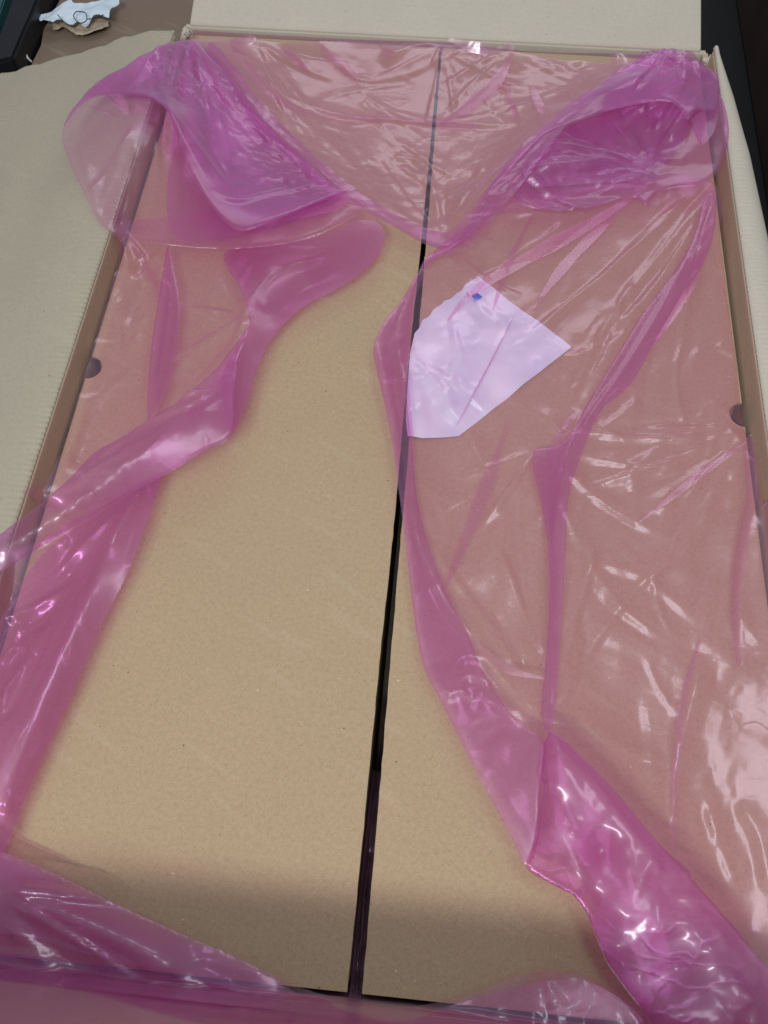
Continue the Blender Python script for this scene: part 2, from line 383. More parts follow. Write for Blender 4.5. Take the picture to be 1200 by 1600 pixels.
# ------------------------------------------------------------------ outer carton
WX, YF, YN = 0.3035, 0.966, -0.0045; TH = 0.006
carton = empty('shipping_carton', (0, 0.48, TABLE), 'large open pale brown shipping carton with its flaps spread, holding the two boxes', 'carton')
def sweep(name, prof, y0, y1, mat, axis='y', seg=0.0018, serr=None, wav=0.0015, seed=0, edge=None, taper=None, flip=1, zcap=None):
    """a board section (list of (u,z) with u outward) carried along the other axis; serr = index whose points wobble like pinched flutes"""
    n = int((y1-y0)/seg); V, F = [], []; m = len(prof); prof = np.array(prof, float)
    ts = np.linspace(y0, y1, n+1)
    # normals for thickness
    tan = np.gradient(prof, axis=0); nor = np.stack([-tan[:,1], tan[:,0]], 1); nor /= np.linalg.norm(nor, axis=1)[:,None]+1e-9
    for i, t in enumerate(ts):
        for side in (0, 1):
            for j in range(m):
                u, z = prof[j]-nor[j]*TH*side*flip
                a = 0.0
                if serr is not None:
                    k = math.exp(-((j-serr)/1.1)**2)
                    a = 0.0011*k*math.sin(t*2*math.pi/0.0052+0.8*math.sin(t*90))
                wv = wav*float(vnoise(np.array(t*7.0), np.array(j*0.25), seed))
                tt = t
                if taper and axis == 'y': u = WX+(u-WX)*(taper(t) if j > 1 else 1)
                if edge is not None: tt = t+edge(t, j, m, y0, y1)
                if zcap and t > zcap: z = min(z, 0.004)
                V.append((u+a, tt, z+a*0.8+wv*min(1, j/6.0)) if axis == 'y' else (tt, u+a, z+a*0.8+wv*min(1, j/6.0)))
    S = 2*m
    for i in range(n):
        for j in range(m-1):
            a = i*S+j; F.append((a, a+1, a+1+S, a+S)); b = a+m; F.append((b, b+S, b+1+S, b+1))
        for j in (0, m-1):
            a = i*S+j; F.append((a, a+S, a+m+S, a+m))
    for i in (0, n):
        for j in range(m-1):
            a = i*S+j; F.append((a, a+m, a+m+1, a+1))
    ob = big_mesh(name, V, F, mat)
    bm = bmesh.new(); bm.from_mesh(ob.data); bmesh.ops.recalc_face_normals(bm, faces=bm.faces); bm.to_mesh(ob.data); bm.free()
    ob.data.polygons.foreach_set('use_smooth', [True]*len(ob.data.polygons))
    kid(ob, carton); return ob
def arc(cx, cz, r, a0, a1, n): return [(cx+r*math.cos(a0+(a1-a0)*k/n), cz+r*math.sin(a0+(a1-a0)*k/n)) for k in range(n+1)]
def mirror(p): return [(-u, z) for u, z in p]
# walls (inner faces) up to the crease
CH = 0.011; wall_prof = [(WX, TABLE+0.012), (WX, -0.12), (WX, -0.05), (WX, 0.0), (WX, 0.008+CH), (WX, 0.0145+CH), (WX+0.0004, 0.0171+CH)]
sweep('side_wall', wall_prof, YN, YF, M_WALL_LIT, wav=0, zcap=0.935)
sweep('side_wall', mirror(wall_prof), YN, YF, M_WALL_LIT, wav=0, flip=-1, zcap=0.915)
fw = [(YF+(u-WX), z-0.013-CH*(z > 0.001)) for u, z in wall_prof]
sweep('side_wall', fw, -WX-0.004, WX+0.004, M_CARTON_LIT, axis='x', wav=0)
nw = [(YN-(u-WX), z-CH*0.4*(z > 0.001)) for u, z in wall_prof]
sweep('side_wall', nw, -WX-0.004, WX+0.004, M_CARTON, axis='x', wav=0, flip=-1)
kid(prism('base_panel', [(-WX,YN),(WX,YN),(WX,YF),(-WX,YF)], TABLE+0.001, TABLE+0.010, M_CARTON), carton)
def ragged(t, j, m, y0, y1):
    e = 0.0
    if y1-t < 0.004 or t-y0 < 0.004: e = 0.0018*math.sin(j*1.7)+0.0012*math.sin(j*4.1+1)
    return e
# left flap: droops outward from a soft crease
dro = math.radians(18)
pl = [(WX+0.0004, 0.0170+CH)]+[(WX+0.0004+0.004*(1-math.cos(a)), 0.017+CH+0.003*math.sin(a)) for a in (0.5, 1.0, 1.57)]
L0 = pl[-1]
for k in range(1, 31):
    dd = 0.012*k; a = min(1.0, dd/0.05)*dro
    L0 = (L0[0]+0.012*math.cos(a), L0[1]-0.012*math.sin(a)); pl.append(L0)
sweep('flap', mirror(pl), YN+0.002, 0.916, M_CARTON, serr=2, wav=0.003, seed=2, edge=ragged, flip=-1)
# right flap: rolls over and hangs down
pr = [(WX+0.0004, 0.0170), (WX+0.0012, 0.0190), (WX+0.0035, 0.0204), (WX+0.0075, 0.0208), (WX+0.012, 0.0196), (WX+0.0165, 0.0165), (WX+0.0195, 0.011), (WX+0.021, 0.003)]
for k in range(1, 10): pr.append((WX+0.021+0.003*k, 0.003-0.020*k))
pr = [(u, z+CH) for u, z in pr]
sweep('flap', pr, YN+0.002, 0.938, M_CARTON_LIT, serr=2, wav=0.0, seed=4, taper=lambda t: float(np.interp(t, [0.3, 0.62, 0.78, 0.86, 0.93], [1.9, 1.7, 1.35, 0.95, 0.45])))
# far flap: tilts up away from the boxes
up = math.radians(14)
pf = [(YF+0.0005, 0.0040), (YF+0.002, 0.0065), (YF+0.006, 0.0082), (YF+0.011, 0.0095)]
for k in range(1, 14): pf.append((YF+0.011+0.016*k*math.cos(up), 0.0095+0.016*k*math.sin(up)))
sweep('flap', pf, -WX+0.002, WX-0.003, M_CARTON_LIT, axis='x', serr=None, wav=0.002, seed=6)
# near flap: folded up towards whoever looks in, leaning out
pn = [(YN-0.0005, 0.0130), (YN-0.001, 0.016), (YN-0.003, 0.022)]
for k in range(1, 10): pn.append((YN-0.003-0.0040*k, 0.022+0.016*k))
pn = [(u, z+CH*0.6) for u, z in pn]; 
sweep('flap', pn, -WX+0.002, WX-0.002, M_CARTON, axis='x', serr=None, wav=0.0, seed=8, flip=-1)
# torn paper at the two far corners
def torn(px, py, r, seed):
    V, F = [], []; c = P(px, py, 20)
    rs = np.random.RandomState(seed)
    for q in range(12):
        p = c+np.array([rs.uniform(-r, r), rs.uniform(-r, r)*0.8, rs.uniform(-0.006, 0.0)])
        a = rs.uniform(0, 6.28); l = rs.uniform(0.002, 0.006); w_ = rs.uniform(0.001, 0.0028)
        d = np.array([math.cos(a), math.sin(a), rs.uniform(-.3, .7)]); e = np.array([-math.sin(a), math.cos(a), rs.uniform(-.6, .6)])
        b = len(V); V += [p-d*l-e*w_, p+d*l*0.6-e*w_*0.5, p+d*l+e*w_*0.6, p-d*l*0.5+e*w_, p+np.array([0, 0, 0.0015])]
        F += [(b, b+1, b+4), (b+1, b+2, b+4), (b+2, b+3, b+4), (b+3, b, b+4)]
    return kid(mesh_obj('torn_corner', V, F, M_TORN), carton)
torn(1112, 88, 0.005, 3); torn(290, 46, 0.003, 5); torn(1122, 100, 0.004, 8)

# ------------------------------------------------------------------ the two inner boxes
BT = 0.003; LEN = 0.9565; BOT = TABLE+0.0105
GL = lambda y: -0.0046+0.0030*(y/LEN)          # right edge of the left box
GR = lambda y: 0.0050-0.0034*(y/LEN)           # left edge of the right box
def notch_pts(cx, cy, r, inward, n=14, flip=False):
    a = [(cx+inward*r*math.cos(t), cy+r*math.sin(t)) for t in np.linspace(-math.pi/2, math.pi/2, n)]
    return a[::-1] if flip else a
nl = P(137, 574, 0); nr = P(1156, 648, 0)
def wall_poly(name, x, y0, y1, ztop, zbot, mat, inward, notch=None, r=0.0):
    """a long upright side with a finger notch in its top edge"""
    pts = [(y0, zbot), (y1, zbot), (y1, ztop)]
    if notch is not None: pts += [(notch+r*math.cos(t), ztop-r*math.sin(t)*1.2) for t in np.linspace(0, math.pi, 14)]
    pts += [(y0, ztop)]
    V = [(x, a, b) for a, b in pts]+[(x+inward*0.003, a, b) for a, b in pts]; n = len(pts)
    F = [tuple(range(n)), tuple(range(2*n-1, n-1, -1))]+[(i, (i+1) % n, (i+1) % n+n, i+n) for i in range(n)]
    return mesh_obj(name, V, F, mat)
def inner_box(x0, gapf, side, label, nc, yoff):
    sgn = -1 if side == 'left' else 1
    def rag(y): return gapf(y)+0.00028*float(vnoise(np.array(y*110.0), np.array(sgn*3.0), 5))+0.0005*float(vnoise(np.array(y*9.0), np.array(sgn*3.0), 6))
    ys = np.linspace(0.0+yoff, LEN, 240)
    b = empty('long_box', (sgn*0.15, 0.48, BOT), label, 'box', 'long brown boxes packed in the carton')
    y0, y1 = 0.0+yoff, LEN; r = 0.0125
    if side == 'left':
        out = [(x0, y0)]+[(rag(t), t) for t in ys]+[(x0, y1)]+notch_pts(x0, nc[1], r, 1, flip=True)
    else:
        out = [(x0, y0)]+notch_pts(x0, nc[1], r, -1)+[(x0, y1)]+[(rag(t), t) for t in ys[::-1]]
    kid(prism('top_panel', out, -BT, 0.0, M_BOX), b)
    kid(wall_poly('side_panel', x0-sgn*0.0004, y0+0.001, y1-0.001, -BT-0.0004, BOT, M_BOXEDGE, -sgn, nc[1], r*1.7), b)
    gx = gapf(0.5); 
    q = [(gapf(0)+sgn*0.0006, y0+0.004), (gapf(y1)+sgn*0.0006, y1-0.004), (gapf(y1)+sgn*0.0036, y1-0.004), (gapf(0)+sgn*0.0036, y0+0.004)]
    kid(prism('side_panel', q, BOT, -BT-0.0004, M_BOXEDGE), b)
    xa, xb = sorted((x0-sgn*0.004, gapf(0)+sgn*0.004))
    kid(prism('end_panel', [(xa, y0+0.0008), (xb, y0+0.0008), (xb, y0+0.0038), (xa, y0+0.0038)], BOT, -BT-0.0004, M_BOXEDGE), b)
    kid(prism('end_panel', [(xa, y1-0.0038), (xb, y1-0.0038), (xb, y1-0.0008), (xa, y1-0.0008)], BOT, -BT-0.0004, M_BOXEDGE), b)
    kid(prism('bottom_panel', [(xa, y0+0.004), (xb, y0+0.004), (xb, y1-0.004), (xa, y1-0.004)], BOT, BOT+0.003, M_BOXEDGE), b)
    return b
inner_box(-0.300, GL, 'left', 'long flat brown box on the left of the dark gap, mostly bare of pink film', nl, 0.0)
inner_box(0.300, GR, 'right', 'long flat brown box on the right of the dark gap, mostly under pink film', nr, 0.0)

# ------------------------------------------------------------------ white packet under the film
pk = [(748,432),(893,543),(800,616),(717,681),(690,684),(660,686),(637,683),(634,656),(637,600),(641,550),(648,519),(656,511),(660,500),(671,494),(678,484),(690,476),(694,470),(706,466),(713,458),(722,452),(727,443),(736,438)]
pp = np.array([P(a, b, 1.5)[:2] for a, b in pk])
pr_ = empty('paper_packet', tuple(P(750, 580, 1)), 'white paper packet with a small blue square, lying on the right box under the film', 'packet')
kid(patch_plan('packet_sheet', pp, 0.002, lambda x, y: 0.0022+0.0020*crinkle(x, y, 0.05, 0.5, 1.5, 21)+0.0006*vnoise(x*60, y*60, 3), M_PAPER, None), pr_)
sq = [P(a, b, 4.2)[:2] for a, b in ((736,462),(745,457),(754,464),(744,470))]
kid(patch_plan('blue_square', np.array(sq), 0.001, lambda x, y: 0.0042+0*x, M_BLUE, None), pr_)

# ------------------------------------------------------------------ the pink bag
bag = empty('plastic_bag', (0, 0.48, 0.0), 'opened translucent pink plastic bag lining the carton, its wrinkled mouth folded over both boxes', 'plastic bag')
EPS = 0.002; CREASE = 0.45; CRK = 0.55
def floor_z(x, y):
    """lowest height a film may have over boxes, walls and flaps"""
    z = np.full(x.shape, 0.0008)
    dl = np.maximum(0, -x-WX+0.004); z = np.where(x < -WX+0.004, np.interp(dl, [0, 0.004, 0.012, 0.05, 0.25], [0.028, 0.0325, 0.0325, 0.028, -0.03]), z)
    z = np.where(x > WX-0.001, 0.0335, z)
    z = np.maximum(z, np.where(y < YN+0.004, np.interp(YN-y, [-0.004, 0.0, 0.003, 0.045], [0.001, 0.0225, 0.034, 0.205]), 0))
    return z
def sheet(name, outline, ctrl=(), creases=(), crk=(), amb=0.0006, step=0.0022, mat=None, seed=0, roll=None, fans=(), ck=1.0, web=(), und=0.0, smooth=4, off=0.0, label=None, ang=0.8, closed_sharp=False):
    """one layer of film. outline: (px,py,h mm) all round; ctrl: lists of points inside with their heights;
    creases: (points(px,py), height of the ridge mm, half width mm); crk: (px,py,radius m,amp mm,scale m,angle,stretch)"""
    amb *= 0.6
    o2 = cr(outline, smooth, True)
    W = np.array([P(a, b, h) for a, b, h in o2])
    C = [W[::2]]
    for c in ctrl:
        if len(c) == 1: C.append(np.array([P(*c[0])]))
        else: C.append(np.array([P(*q) for q in cr(c, 5)]))
    C = np.vstack(C)
    # thin out doubles
    keep = []; 
    for i, p in enumerate(C):
        if all((p[0]-C[j][0])**2+(p[1]-C[j][1])**2 > 1e-5 for j in keep): keep.append(i)
    C = C[keep]
    D = np.sqrt((C[:,None,0]-C[None,:,0])**2+(C[:,None,1]-C[None,:,1])**2+EPS**2)
    n = len(C); A = np.zeros((n+3, n+3)); A[:n,:n] = D - np.eye(n)*0.0006; A[:n,n] = 1; A[:n,n+1:] = C[:,:2]; A[n,:n] = 1; A[n+1:,:n] = C[:,:2].T
    wgt = np.linalg.solve(A, np.concatenate([C[:,2], [0, 0, 0]]))
    CRE = [(np.array([P(a, b, 4)[:2] for a, b in cr(c[0], 4)]), c[1]/1000, c[2]/1000) for c in creases]
    rf_ = np.random.RandomState(seed+500)
    for (ax, ay, g0, g1, cnt, l0, l1, hh) in fans:
        for q in range(cnt):
            g = math.radians(g0+(g1-g0)*(q+rf_.uniform(0.1, 0.9))/cnt); l = rf_.uniform(l0, l1); st = rf_.uniform(0.02, 0.25)*l; bend = rf_.uniform(-0.22, 0.22)
            pts = [(ax+t*math.cos(g+bend*(t/l)), ay+t*math.sin(g+bend*(t/l))) for t in np.linspace(st, l, 5)]
            CRE.append((np.array([P(a, b, 4)[:2] for a, b in pts]), hh*rf_.uniform(0.5, 1.2)/1000*rf_.choice([1, 1, -0.7]), rf_.uniform(0.003, 0.009)))
    for (x0, y0, x1, y1, cnt, am, asd, hh) in web:
        for q in range(cnt):
            ax, ay = rf_.uniform(x0, x1), rf_.uniform(y0, y1); g = math.radians(rf_.normal(am, asd)); l = rf_.uniform(40, 190); bend = rf_.uniform(-0.5, 0.5)
            pts = [(ax+t*math.cos(g+bend*(t/l)), ay+t*math.sin(g+bend*(t/l))) for t in np.linspace(0, l, 5)]
            CRE.append((np.array([P(a, b, 4)[:2] for a, b in pts]), hh*rf_.uniform(0.4, 1.3)/1000, rf_.uniform(0.0025, 0.010)))
    def zf(x, y):
        z = wgt[n]+wgt[n+1]*x+wgt[n+2]*y
        for i in range(n): z = z+wgt[i]*np.sqrt((x-C[i,0])**2+(y-C[i,1])**2+EPS**2)
        ed = np.min([np.hypot(x-a_, y-b_) for a_, b_ in W[:,:2]], 0) if False else seg_dist(x, y, np.vstack([W[:,:2], W[:1,:2]]))[0]
        fade = np.clip(ed/0.012, 0, 1)
        z = z+und/1000*(0.6+vnoise(x*22+seed, y*16, seed+7)+0.5*vnoise(x*55, y*40, seed+8))*fade
        for pts, hh, ww in CRE:
            d, t = seg_dist(x, y, pts)
            tp = np.clip(np.minimum(t, 1-t)*5, 0.0, 1)
            k_ = 0.55 if len(pts) < 2 else 0.55
            # the film leans over: one flank of a ridge is steep, the other long
            j_ = np.argmin(np.hypot(x[:,None]-pts[None,::2,0], y[:,None]-pts[None,::2,1]), 1)*2
            j2 = np.minimum(j_+1, len(pts)-1); j1 = np.maximum(j2-2, 0)
            sd = (pts[j2,0]-pts[j1,0])*(y-pts[j_,1])-(pts[j2,1]-pts[j1,1])*(x-pts[j_,0])
            wl = np.where(sd > 0, ww*2.0, ww*0.8)
            q = np.clip(1-d/wl, 0, 1)
            z = z+CREASE*ck*hh*tp*(q**1.25)
        for (a, b, r, amp, scl, an, st) in crk:
            c = P(a, b, 4); d = np.hypot(x-c[0], y-c[1])/r; amp = amp*CRK*ck
            k = np.exp(-d*d*1.2)
            z = z+amp/1000*k*crinkle(x, y, scl, an, st, seed+int(a))*(0.3+0.7*fade)
        z = z+0.8*amb*crinkle(x, y, 0.07, ang, 2.4, seed+40)*(0.35+0.65*fade)+amb*0.8*vnoise(x*14, y*14, seed)*fade
        if roll:
            A_, w_ = roll[0]/1000, roll[1]/1000
            q = np.clip(ed/(w_*0.6), 0, 1); z = z-0.22*A_*(1-np.sqrt(1-(1-q)**2))
        fl = floor_z(x, y)+off
        s_ = 0.0012; t = (z-fl)/s_      # soft contact
        z = fl+s_*np.where(t > 20, t, np.log1p(np.exp(np.clip(t, -30, 20))))
        return z
    ob = patch_plan(name, W[:,:2], step, zf, mat or M_FILM, None, clampy=YN-0.036)
    if label: ob['label'] = label
    return kid(ob, bag)

# --- back panel: taut across the far ends of the boxes, down to the hanging V
sheet('back_panel',
  [(292,62,16),(330,60,10),(395,62,9),(440,66,6),(500,64,10),(560,66,6),(640,70,8),(690,68,10),(760,76,7),(800,80,10),(860,90,7),(950,97,10),(1000,92,16),(1040,82,24),(1010,100,26),(960,128,22),(900,165,22),(850,205,24),(800,262,28),(765,305,30),(738,350,26),(715,376,20),(690,384,18),(665,376,17),(630,356,17),(590,333,20),(555,312,22),(520,285,20),(480,250,18),(440,215,16),(400,170,18),(360,120,20),(320,85,20)],
  ctrl=[[(420,100,3),(470,150,2),(560,200,2),(640,220,2)],[(700,120,3),(700,200,3),(690,280,6)],[(800,120,3),(800,200,7),(740,280,10)],[(900,110,4),(860,160,8)],[(560,110,3),(620,130,3)],[(600,270,5),(640,320,9),(690,340,11)]],
  creases=[([(375,80),(400,110),(440,150),(480,165),(560,182),(700,192),(860,200)],6,9),([(490,66),(530,100),(570,125),(640,118),(690,95)],5,8),
           ([(795,82),(780,120),(740,160),(700,190)],5,8),([(370,85),(420,150),(490,210),(560,280)],5,9),([(610,240),(650,280),(700,320)],3,6),
           ([(830,130),(835,170),(850,190)],4,6),([(800,125),(805,160),(815,195)],4,6),([(600,105),(640,80),(690,78)],7,9),([(620,215),(660,250),(720,290)],3,5),
           ([(440,75),(470,95),(480,110)],4,7),([(590,70),(610,85),(625,90)],4,6),([(500,155),(560,140),(640,130)],3,6)],
  crk=[(640,255,0.03,5.0,0.010,-0.7,3.0),(660,350,0.05,1.6,0.010,-0.2,4),(430,200,0.05,2.4,0.009,-0.9,3.0),(480,260,0.06,2.2,0.009,-0.8,3.0),(770,300,0.07,2.6,0.009,0.9,3.5),(840,230,0.06,2.4,0.009,0.9,3.5),(860,110,0.05,1.8,0.009,-0.4,2.0),(400,110,0.05,1.5,0.012,-0.6,2.0),(560,300,0.04,2.6,0.010,0,2.5)],
  amb=0.0009, step=0.0018, ck=0.6, fans=[(400,66,20,80,6,60,260,6),(795,84,80,170,6,60,200,6),(1000,95,130,170,6,100,300,6),(690,380,-160,-20,9,60,180,5),(690,80,20,160,6,30,140,5)], und=1.2, web=[(360,90,1000,260,22,35,45,2.5)], seed=1, mat=M_FILM)
# second layer gathered along the V (its hem doubled back)
sheet('hem_fold',
  [(330,66,24),(372,110,26),(410,165,24),(450,205,24),(495,248,25),(540,285,27),(580,312,27),(625,338,25),(665,356,24),(700,362,26),(730,335,30),(765,290,34),(800,245,34),(850,195,34),(900,155,30),(960,118,30),(1012,90,30),(1000,108,32),(950,142,36),(890,190,40),(850,240,44),(812,292,42),(770,340,34),(735,368,28),(712,381,24),(688,388,22),(660,380,21),(625,361,22),(586,339,25),(550,318,27),(510,292,25),(470,262,23),(430,228,22),(390,186,23),(352,135,24),(325,95,24)],
  creases=[([(850,205),(820,250),(780,310),(735,362)],4,7),([(980,108),(900,170),(840,235)],4,7),([(440,215),(520,280),(600,335)],3,6)],
  crk=[(800,270,0.10,2.2,0.007,0.9,5.0),(900,180,0.08,2.0,0.007,0.75,5.0),(450,220,0.10,2.0,0.008,-0.8,4.0),(650,365,0.07,2.0,0.007,-0.3,4.0)],
  amb=0.0008, step=0.0016, seed=5, mat=M_FILM_D)
# --- left cuff: broad hem turned over the left wall and flap
CUFF_OUT = [(295,60,26),(262,66,34),(225,84,42),(190,104,46),(160,120,46),(130,148,44),(108,175,42),(97,202,40),(99,228,38),(112,262,38),(130,300,38),(145,332,36),(158,352,34),(178,366,32),(210,374,30)]
sheet('left_cuff',
  CUFF_OUT+[(260,380,26),(320,386,24),(380,386,24),(440,380,22),(490,368,22),(540,345,22),(568,325,22),(560,312,20),(520,285,19),(480,250,18),(440,215,18),(400,170,18),(360,120,22),(325,85,24),(308,62,24)],
  ctrl=[[(215,250,30),(200,300,28),(190,350,26)],[(290,200,24),(330,300,22),(400,350,20)],[(420,280,14),(480,310,16)],[(170,200,36),(150,260,34)]],
  creases=[([(222,232),(195,300),(172,362)],5,8),([(148,150),(180,200),(218,232)],5,7),([(225,160),(222,232)],3,6),([(265,215),(240,300),(215,372)],3,7),([(320,80),(330,200),(340,300)],3,10)],
  crk=[(180,210,0.05,1.2,0.016,-0.9,3),(320,120,0.04,2,0.010,1.4,3)],
  amb=0.0012, step=0.0022, fans=[(222,232,-175,-95,6,60,130,5),(300,60,70,115,6,80,260,5),(222,232,80,125,4,60,140,5)], und=1.0, seed=9, roll=(7,12), mat=M_FILM_T)
# upper layer of the cuff, purple where it doubles
sheet('cuff_fold',
  [(297,62,30),(262,67,38),(225,85,46),(190,105,50),(160,121,50),(130,149,48),(108,176,46),(100,196,43),(125,166,48),(152,150,52),(200,147,54),(235,152,58),(262,172,62),(268,190,62),(290,250,56),(315,300,50),(345,340,46),(378,359,42),(420,346,40),(460,330,36),(500,312,32),(540,297,30),(565,293,28),(545,300,26),(515,285,24),(480,250,22),(440,215,21),(400,170,21),(360,120,24),(325,85,27),(310,64,27)],
  ctrl=[[(275,110,40),(290,160,44)],[(330,130,28),(340,200,30),(370,280,34)],[(420,250,24),(460,300,26)]],
  creases=[([(205,140),(240,148),(262,170),(275,215),(290,255),(315,300),(345,345)],7,9),([(345,345),(378,357),(430,335),(500,312),(550,296)],6,9),([(292,75),(285,120),(290,170),(292,210)],5,7),
           ([(255,100),(265,140),(285,190)],4,7),([(250,80),(200,115),(150,140)],3,9),([(300,75),(330,90),(345,92)],5,7),([(310,100),(340,160),(390,215)],4,8)],
  crk=[(285,110,0.045,3.2,0.007,-1.15,3.5),(290,190,0.035,2.8,0.007,-1.2,3.5),(365,165,0.05,3.0,0.008,-0.75,3),(430,230,0.05,2.8,0.008,-0.75,3),(490,275,0.05,2.6,0.008,-0.6,3),(530,310,0.05,3.0,0.009,0.1,3),(190,120,0.06,1.6,0.012,0.4,3)],
  amb=0.0010, step=0.0018, ck=0.7, fans=[(297,64,60,150,10,60,200,6),(380,355,-140,-30,6,60,200,5)], seed=13, roll=(6,9), mat=M_FILM_D)
sheet('inner_fold',
  [(300,70,20),(345,100,20),(400,180,16),(460,240,17),(520,292,18),(540,300,18),(480,322,24),(420,338,28),(385,345,30),(350,330,32),(322,290,34),(300,230,36),(290,150,30)],
  ctrl=[[(380,260,16),(430,300,18)]], amb=0.0012, seed=15, mat=M_FILM_D)
# --- left panel: over the left box, from under the cuff down to the band
sheet('left_panel',
  [(196,350,10),(240,340,12),(320,330,12),(420,330,10),(520,325,14),(575,330,18),(596,348,20),(601,372,20),(590,402,18),(560,430,16),(520,455,15),(480,475,16),(445,505,18),(415,545,20),(398,590,22),(386,630,24),(366,672,26),(330,695,24),(290,722,20),(250,748,16),(200,772,10),(150,790,6),(110,800,4),(60,792,3),(62,775,14),(78,742,16),(100,690,15),(122,620,14),(146,540,14),(168,470,14),(186,405,14)],
  ctrl=[[(230,420,3),(200,520,2),(165,620,2),(120,720,2)],[(330,420,6),(300,500,5),(250,600,5)],[(420,420,10),(400,480,14)],[(500,400,8)]],
  creases=[([(262,385),(245,480),(232,580),(234,650)],8,9),([(265,390),(278,480),(270,560),(238,640)],5,8),([(350,400),(372,450),(390,503)],6,10),([(390,503),(360,520),(315,540)],5,8),
           ([(390,505),(350,570),(300,625)],8,10),([(300,480),(325,505),(340,490)],3,6),([(205,445),(240,435),(262,420)],4,9),([(190,520),(230,500)],3,9),([(165,600),(230,590)],3,9),([(420,520),(470,470),(540,430)],2,12),([(190,420),(230,405)],3,8)],
  crk=[(310,560,0.05,1.6,0.012,0.6,2),(230,470,0.07,1.3,0.02,0.4,2)],
  amb=0.0010, step=0.0022, fans=[(262,380,70,150,6,80,240,5),(390,503,110,250,8,60,150,5),(196,360,40,100,5,60,200,5)], und=1.2, web=[(150,420,380,700,16,100,40,3.2),(400,380,560,500,6,150,20,3)], seed=21, mat=M_FILM_T, ang=0.3)
sheet('narrow_fold',
  [(263,384,14),(272,420,16),(281,480,16),(274,545,16),(262,600,16),(240,650,16),(231,652,16),(231,600,14),(236,540,14),(248,460,14),(256,410,14)],
  creases=[([(264,395),(270,470),(262,540),(245,640)],3,5)], crk=[(248,610,0.02,2.5,0.008,1.2,2)], amb=0.0008, step=0.0016, seed=23, roll=(3,4), mat=M_FILM_D)
sheet('hem_layer',
  [(350,395,10),(420,380,14),(500,370,18),(560,345,22),(594,350,23),(600,374,23),(589,403,21),(559,431,19),(519,456,18),(479,476,19),(444,506,21),(414,546,23),(397,591,25),(385,631,27),(362,676,29),(350,640,26),(345,590,26),(368,545,24),(390,505,22),(376,455,16)],
  ctrl=[[(470,420,10)],[(410,480,16)]], creases=[([(430,515),(400,480),(440,420)],3,12)], amb=0.0010, seed=25, mat=M_FILM_D)
# --- twisted band crossing to the left, over the carton wall
sheet('twisted_band',
  [(390,508,30),(372,560,36),(366,620,38),(362,677,36),(318,705,36),(262,738,36),(210,765,38),(150,802,40),(100,832,42),(50,862,44),(0,895,46),(-50,925,46),(-60,880,48),(0,834,48),(70,785,46),(110,745,44),(150,704,42),(200,678,40),(240,654,40),(290,618,38),(340,572,34)],
  ctrl=[[(320,640,44),(230,705,48),(120,790,52),(0,858,54)]],
  creases=[([(345,600),(290,650),(215,722),(130,795),(0,862)],5,9),([(330,590),(260,655),(170,710),(80,790)],4,8),([(265,700),(180,770),(60,840)],3,6),([(330,600),(300,640),(270,650)],3,7)],
  crk=[(290,630,0.04,2.2,0.011,0.8,3),(160,730,0.05,2.0,0.012,0.6,3),(150,790,0.04,1.5,0.012,0.6,3)],
  amb=0.0012, step=0.0018, fans=[(362,640,140,175,7,60,330,6)], seed=29, roll=(5,6), mat=M_FILM_D)
sheet('band_layer',
  [(372,545,26),(362,600,30),(361,678,32),(318,706,32),(262,740,32),(205,770,34),(150,806,36),(100,836,38),(60,860,38),(75,838,42),(150,783,44),(210,722,44),(270,665,42),(320,610,36),(350,570,30)],
  amb=0.0012, step=0.002, seed=31, mat=M_FILM_T)
# --- big left sheet below the band
LS = [(250,742,14),(240,785,16),(222,838,17),(200,893,17),(172,950,16),(140,1020,15),(108,1095,14),(74,1170,13),(45,1235,12),(20,1298,12),(6,1328,14),(-30,1360,20)]
sheet('left_lower_panel',
  LS+[(-90,1300,30),(-160,1150,34),(-160,1000,34),(-90,900,34),(0,860,34),(60,845,30),(110,815,24),(160,790,18),(205,765,14)],
  ctrl=[[(110,900,8),(60,1000,7),(10,1120,8)],[(200,830,19),(160,900,22),(115,1000,24),(62,1130,23),(12,1260,21)]],
  creases=[([(190,850),(160,890),(140,950),(105,1040),(60,1140),(20,1250)],7,11),([(135,905),(95,1010),(50,1120),(10,1230)],6,12),([(30,980),(40,1000),(55,1010)],5,5),([(10,1030),(35,990),(45,985)],4,6),([(225,770),(180,860),(150,930)],4,9),([(135,905),(100,930),(60,950)],4,10),([(110,870),(120,855)],3,4)],
  
  amb=0.0011, step=0.0022, ck=1.3, fans=[(135,905,70,150,7,100,420,6),(240,750,100,135,5,100,400,6),(40,1000,0,360,6,20,60,5)], web=[(0,880,200,1250,14,112,12,4)], seed=33, roll=(4,6), ang=1.15, mat=M_FILM_T)
sheet('left_lower_fold',
  [(250,742,18),(240,786,20),(222,839,21),(200,894,21),(172,951,20),(140,1021,19),(108,1096,18),(74,1171,17),(45,1236,16),(20,1299,16),(7,1329,18),(-30,1330,30),(-60,1240,32),(-60,1100,32),(-20,1010,30),(40,900,28),(90,845,28),(150,800,24),(205,765,20)],
  ctrl=[[(200,830,23),(152,920,26),(104,1030,28),(54,1150,27),(8,1260,25)]], creases=[([(200,830),(150,960),(90,1100),(30,1250)],5,9)],
  amb=0.0010, step=0.0024, seed=35, ang=1.15, mat=M_FILM_D)
